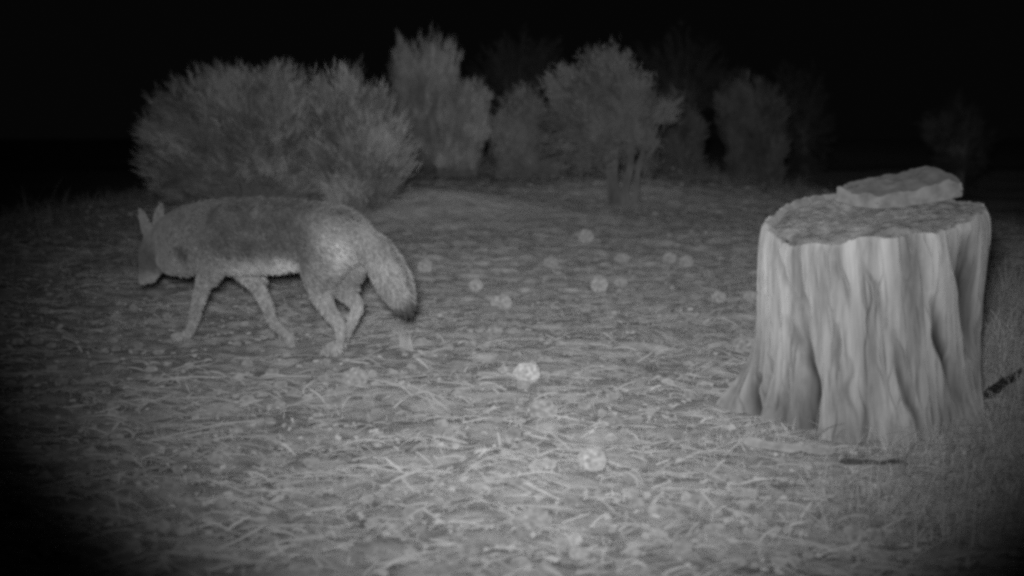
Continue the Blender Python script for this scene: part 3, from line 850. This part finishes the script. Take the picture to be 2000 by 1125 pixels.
def build_clods():
    n = 2600
    x, y = scatter(n, 1.4, 12)
    ok = outside_stump(x, y); x, y = x[ok], y[ok]; n = len(x)
    bpy.ops.mesh.primitive_ico_sphere_add(subdivisions=2, radius=1)
    o = bpy.context.object
    sv = np.array([v.co[:] for v in o.data.vertices]); sf = np.array([p.vertices[:] for p in o.data.polygons])
    bpy.data.objects.remove(o)
    r = rng.uniform(.006, .020, n)
    V = sv[None] * (1 + .28 * noise(sv[None, :, 0] * 2 + np.arange(n)[:, None] * 7.1, sv[None, :, 1] * 2, sv[None, :, 2] * 2, 6))[..., None]
    V = V * r[:, None, None] * np.array([1.25, 1.0, .75])
    V = V + np.stack([x, y, terrain(x, y) + r * .3], -1)[:, None]
    F = (sf[None] + (np.arange(n) * len(sv))[:, None, None]).reshape(-1, 3)
    o = link("soil_crumbs", mesh_np("soil_crumbs", V.reshape(-1, 3), F, np.repeat(rng.uniform(.36, .56, n), len(sv))), M_CLUMP)
    tag(o, "small clods of soil and dung scattered through the ground litter", "soil crumbs", kind="stuff")

def grass_blades(n, cx, cy, sx, sy, h, w, tone, lean=.5):
    x = rng.normal(cx, sx, n); y = rng.normal(cy, sy, n)
    return x, y, h * rng.uniform(.4, 1.2, n), w * rng.uniform(.6, 1.3, n), rng.uniform(*tone, n), lean

def blades_mesh(name, x, y, h, w, tn, lean, off=np.zeros(3)):
    n = len(x); S = 6
    t = np.linspace(0, 1, S)[None]
    yaw = rng.random(n) * 2 * math.pi; ln = np.abs(rng.normal(0, lean, n)) + .1
    px = x[:, None] + np.cos(yaw)[:, None] * (ln * h)[:, None] * t ** 1.6
    py = y[:, None] + np.sin(yaw)[:, None] * (ln * h)[:, None] * t ** 1.6
    pz = terrain(x, y)[:, None] - .01 + h[:, None] * (t - .35 * np.minimum(ln, 1.4)[:, None] * t ** 2.5)
    P = np.stack([px, py, pz], -1)
    v, f = ribbons(P, w[:, None] * np.linspace(1, .2, S)[None], norm(np.stack([-np.sin(yaw), np.cos(yaw), rng.normal(0, .4, n)], -1))[:, None])
    return mesh_np(name, v - off, f, np.repeat(tn, S * 2), smooth=False)

build_straw(); build_leaves(); build_clods()

def build_grass():
    parts = []
    # fine dry grass right of the stump and along the right edge, and thin weeds far left
    for n, px, py, sx, sy, h in ((1700, 1985, 640, .14, .22, .26), (1500, 1965, 720, .13, .16, .17), (1800, 1910, 860, .16, .13, .10), (1800, 1930, 1000, .2, .14, .09), (250, 1450, 860, .10, .05, .04), (260, 1700, 900, .22, .03, .04)):
        c = on_ground(px, py)
        parts.append(grass_blades(n, c[0], c[1], sx, sy, h, .0042, (.26, .66), .9))
    x, y = scatter(34000, 2.2, 15)
    ok = off_mound(x, y); x, y = x[ok], y[ok]; n = len(x)
    parts.append((x, y, rng.uniform(.012, .04, n) * (1 - .75 * np.clip(1.6 * gauss(x, y, -1.0, 4.1, .6, .42), 0, 1)), rng.uniform(.002, .005, n), rng.uniform(.50, .70, n), .9))
    n = 1800
    x = rng.uniform(-4.2, -1.6, n); y = rng.uniform(5.5, 9.5, n)
    parts.append((x, y, rng.uniform(.03, .12, n), rng.uniform(.003, .006, n), rng.uniform(.2, .4, n), .8))
    x = np.concatenate([rng.uniform(-7, -2.2, 5000), rng.uniform(1.5, 7.5, 6000)]); n = len(x)
    y = np.clip(13.5 - 2.1 * np.log1p(np.exp((x - 1.4) * 2)) / 2 - 2.2 * np.log1p(np.exp((-x - 1.9) * 2)) / 2, 6.5, 14) + rng.normal(-.3, .8, n)
    hw = np.clip(.5 + .9 * noise(x * 1.7, y * 1.1, 0, 77), .05, 1.3)
    parts.append((x, y, hw * rng.uniform(.08, .32, n), rng.uniform(.005, .011, n), rng.uniform(.10, .28, n), .8))
    x, y, h, w, tn = (np.concatenate([p[i] for p in parts]) for i in range(5))
    ok = outside_stump(x, y, -.03)
    o = link("dry_grass", blades_mesh("dry_grass", x[ok], y[ok], h[ok], w[ok], tn[ok], .85), M_STRAW)
    tag(o, "thin dry grass standing sparsely over the ground and beside the stump", "grass", kind="stuff")
build_grass()

# pale upright tuft right of the tail tip
def build_tuft():
    c = on_ground(795, 680)
    n = 60
    x = rng.normal(c[0], .014, n); y = rng.normal(c[1], .014, n)
    off = np.array([c[0], c[1], float(terrain(c[0], c[1]))])
    me = blades_mesh("dry_tuft", x, y, rng.uniform(.05, .11, n), rng.uniform(.005, .010, n), rng.uniform(.42, .62, n), .12, off)
    o = link("dry_tuft", me, M_STRAW, loc=off)
    tag(o, "pale upright stubby tuft of dry stalks just below the coyote's tail tip", "grass tuft")
build_tuft()

# ------------------------------------------------------------------ pale round clumps lying about
def clump(px, py, r_px, tone, label, squash=.8, seed=0):
    c = on_ground(px, py + r_px * .7)
    dist = math.hypot(c[1], CAMZ)
    r = r_px / FPX * dist
    nt_, nz = 56, 36
    ph = np.linspace(0, 2 * math.pi, nt_, endpoint=False); la = np.linspace(-math.pi / 2, math.pi / 2, nz)
    P, Lt = np.meshgrid(ph, la)
    d = np.stack([np.cos(Lt) * np.cos(P), np.cos(Lt) * np.sin(P), np.sin(Lt)], -1)
    rr = 1 + .13 * noise(d[..., 0] * 2 + seed * 3.1, d[..., 1] * 2, d[..., 2] * 2, 4) + .06 * np.abs(noise(d[..., 0] * 5, d[..., 1] * 5 + seed, d[..., 2] * 5, 8)) + .055 * noise(d[..., 0] * 13, d[..., 1] * 13, d[..., 2] * 13 + seed, 9)
    V = d * rr[..., None] * r * np.array([1.0, .95, squash])
    i = np.arange(nt_ * nz).reshape(nz, nt_); n = np.roll(i, -1, 1)
    F = np.stack([i[:-1], n[:-1], n[1:], i[1:]], -1).reshape(-1, 4)
    tn = tone * (.86 if py > 640 else 1.08) * (1 + .35 * noise(d[..., 0] * 6 + seed, d[..., 1] * 6, d[..., 2] * 6, 10))
    me = mesh_np("round_clump", V.reshape(-1, 3), F, tn.ravel())
    o = link("round_clump", me, M_CLUMP, loc=(c[0], c[1], float(terrain(c[0], c[1])) + r * squash * .85))
    tag(o, label, "clump", "pale round clumps on the ground")
for i, a in enumerate([
    (1030, 733, 25, .80, "brightest rough ball-shaped clump, alone on open straw midway between tail and stump"),
    (1145, 466, 15, .62, "most distant round clump, small and pale, on the dim ground toward the small tree"),
    (1170, 560, 16, .62, "upright oval clump on dim ground, right of the pair behind the tail"),
    (980, 590, 20, .58, "larger round clump right of the tail tip, nearer than its small neighbour"),
    (930, 558, 14, .60, "small clump with a pitted face, just left above a larger round one"),
    (830, 522, 15, .56, "small round clump close beside the coyote's tail at mid height"),
    (1157, 905, 27, .66, "pale blocky clump in the bright foreground, left of the fallen stick"),
    (1062, 802, 27, .52, "dull rounded clump behind the blocky foreground one, below the brightest ball"),
    (1045, 1008, 30, .54, "broad low clump in the near foreground, left of a small bright one"),
    (1122, 1050, 15, .74, "small bright clump lowest in view, right of a broad low one"),
    (1668, 1035, 24, .54, "dim clump in the near right foreground, below the stump"),
    (1466, 582, 14, .54, "dim small clump on the ground close by the left side of the stump"),
    (694, 738, 24, .56, "flattened pale clump on the ground just below the coyote's hind paw"),
    (1215, 502, 15, .52, "faint flat clump behind the upright oval one"),
    (1212, 552, 13, .56, "small flat clump just right of the upright oval clump"),
    (1308, 503, 13, .54, "left one of two faint clumps in the dim middle distance left of the stump"),
    (1340, 514, 14, .54, "right one of two faint clumps in the dim middle distance left of the stump"),
    (1404, 584, 14, .54, "small clump in the dim open between the upright oval clump and the stump's left edge"),
    (1076, 513, 14, .54, "small low clump, second farthest of all, below and left of the most distant one"),
    (1456, 668, 24, .54, "wide earthy clump lying close against the stump's left side"),
    (966, 644, 16, .54, "flat pale clump between the brightest ball and the larger clump by the tail"),
    (1604, 945, 16, .58, "broad pale clump in the litter just nearer than the pale stick by the stump"),
    (1702, 953, 9, .70, "tiny pale clump on the dark litter in front of the stump"),
]):
    clump(*a, squash=[.85, .9, 1.0, .9, .85, .85, .8, .8, .7, .9, .8, .8, .7, .6, .7, .8, .8, .8, .8, .7, .7, .7, .9][i], seed=i + 1)

# ------------------------------------------------------------------ sticks
def stick(pts, r, tone, label, lift=.5):
    P = np.array([on_ground(x, y) for x, y in pts])
    P = catmull(P, 8)
    P[:, 2] = np.maximum(terrain(P[:, 0], P[:, 1]), terrain(P[:, 0], P[:, 1] - .03)) + r * lift + .006
    o0 = P[0].copy()
    P = P + np.stack([0 * P[:, 0], .004 * noise(P[:, 0] * 20, 2, 0, 5), .003 * noise(P[:, 0] * 24, 5, 0, 5)], -1)
    R = r * np.linspace(1.05, .65, len(P)) * (1 + .18 * noise(np.arange(len(P)) * .6, 1, r * 900, 7))
    R[0] *= .4; R[-1] *= .3
    v, f = tubes(P[None], R[None], 9)
    me = mesh_np("fallen_stick", v - o0, f, np.full(len(v), tone))
    o = link("fallen_stick", me, M_TWIG, loc=o0)
    tag(o, label, "stick", "sticks on the ground")
stick([(1452, 888), (1510, 893), (1570, 896), (1632, 904)], .014, .48, "pale stick lying level in the litter in front of the stump", 1.8)
stick([(1640, 912), (1700, 914), (1765, 920)], .008, .12, "short dark stick ending the pale one, under the middle of the stump", .8)
stick([(1925, 797), (1958, 778), (1992, 752)], .015, .04, "dark slanting stick in the grass at the right of the stump", 2.6)
stick([(175, 985), (232, 965), (285, 940), (330, 918)], .006, .40, "thin pale twig slanting up to the right in the dim left foreground", 1.5)
stick([(1310, 645), (1360, 628), (1415, 612)], .007, .42, "slender pale twig pointing at the stump's left side", 1.2)
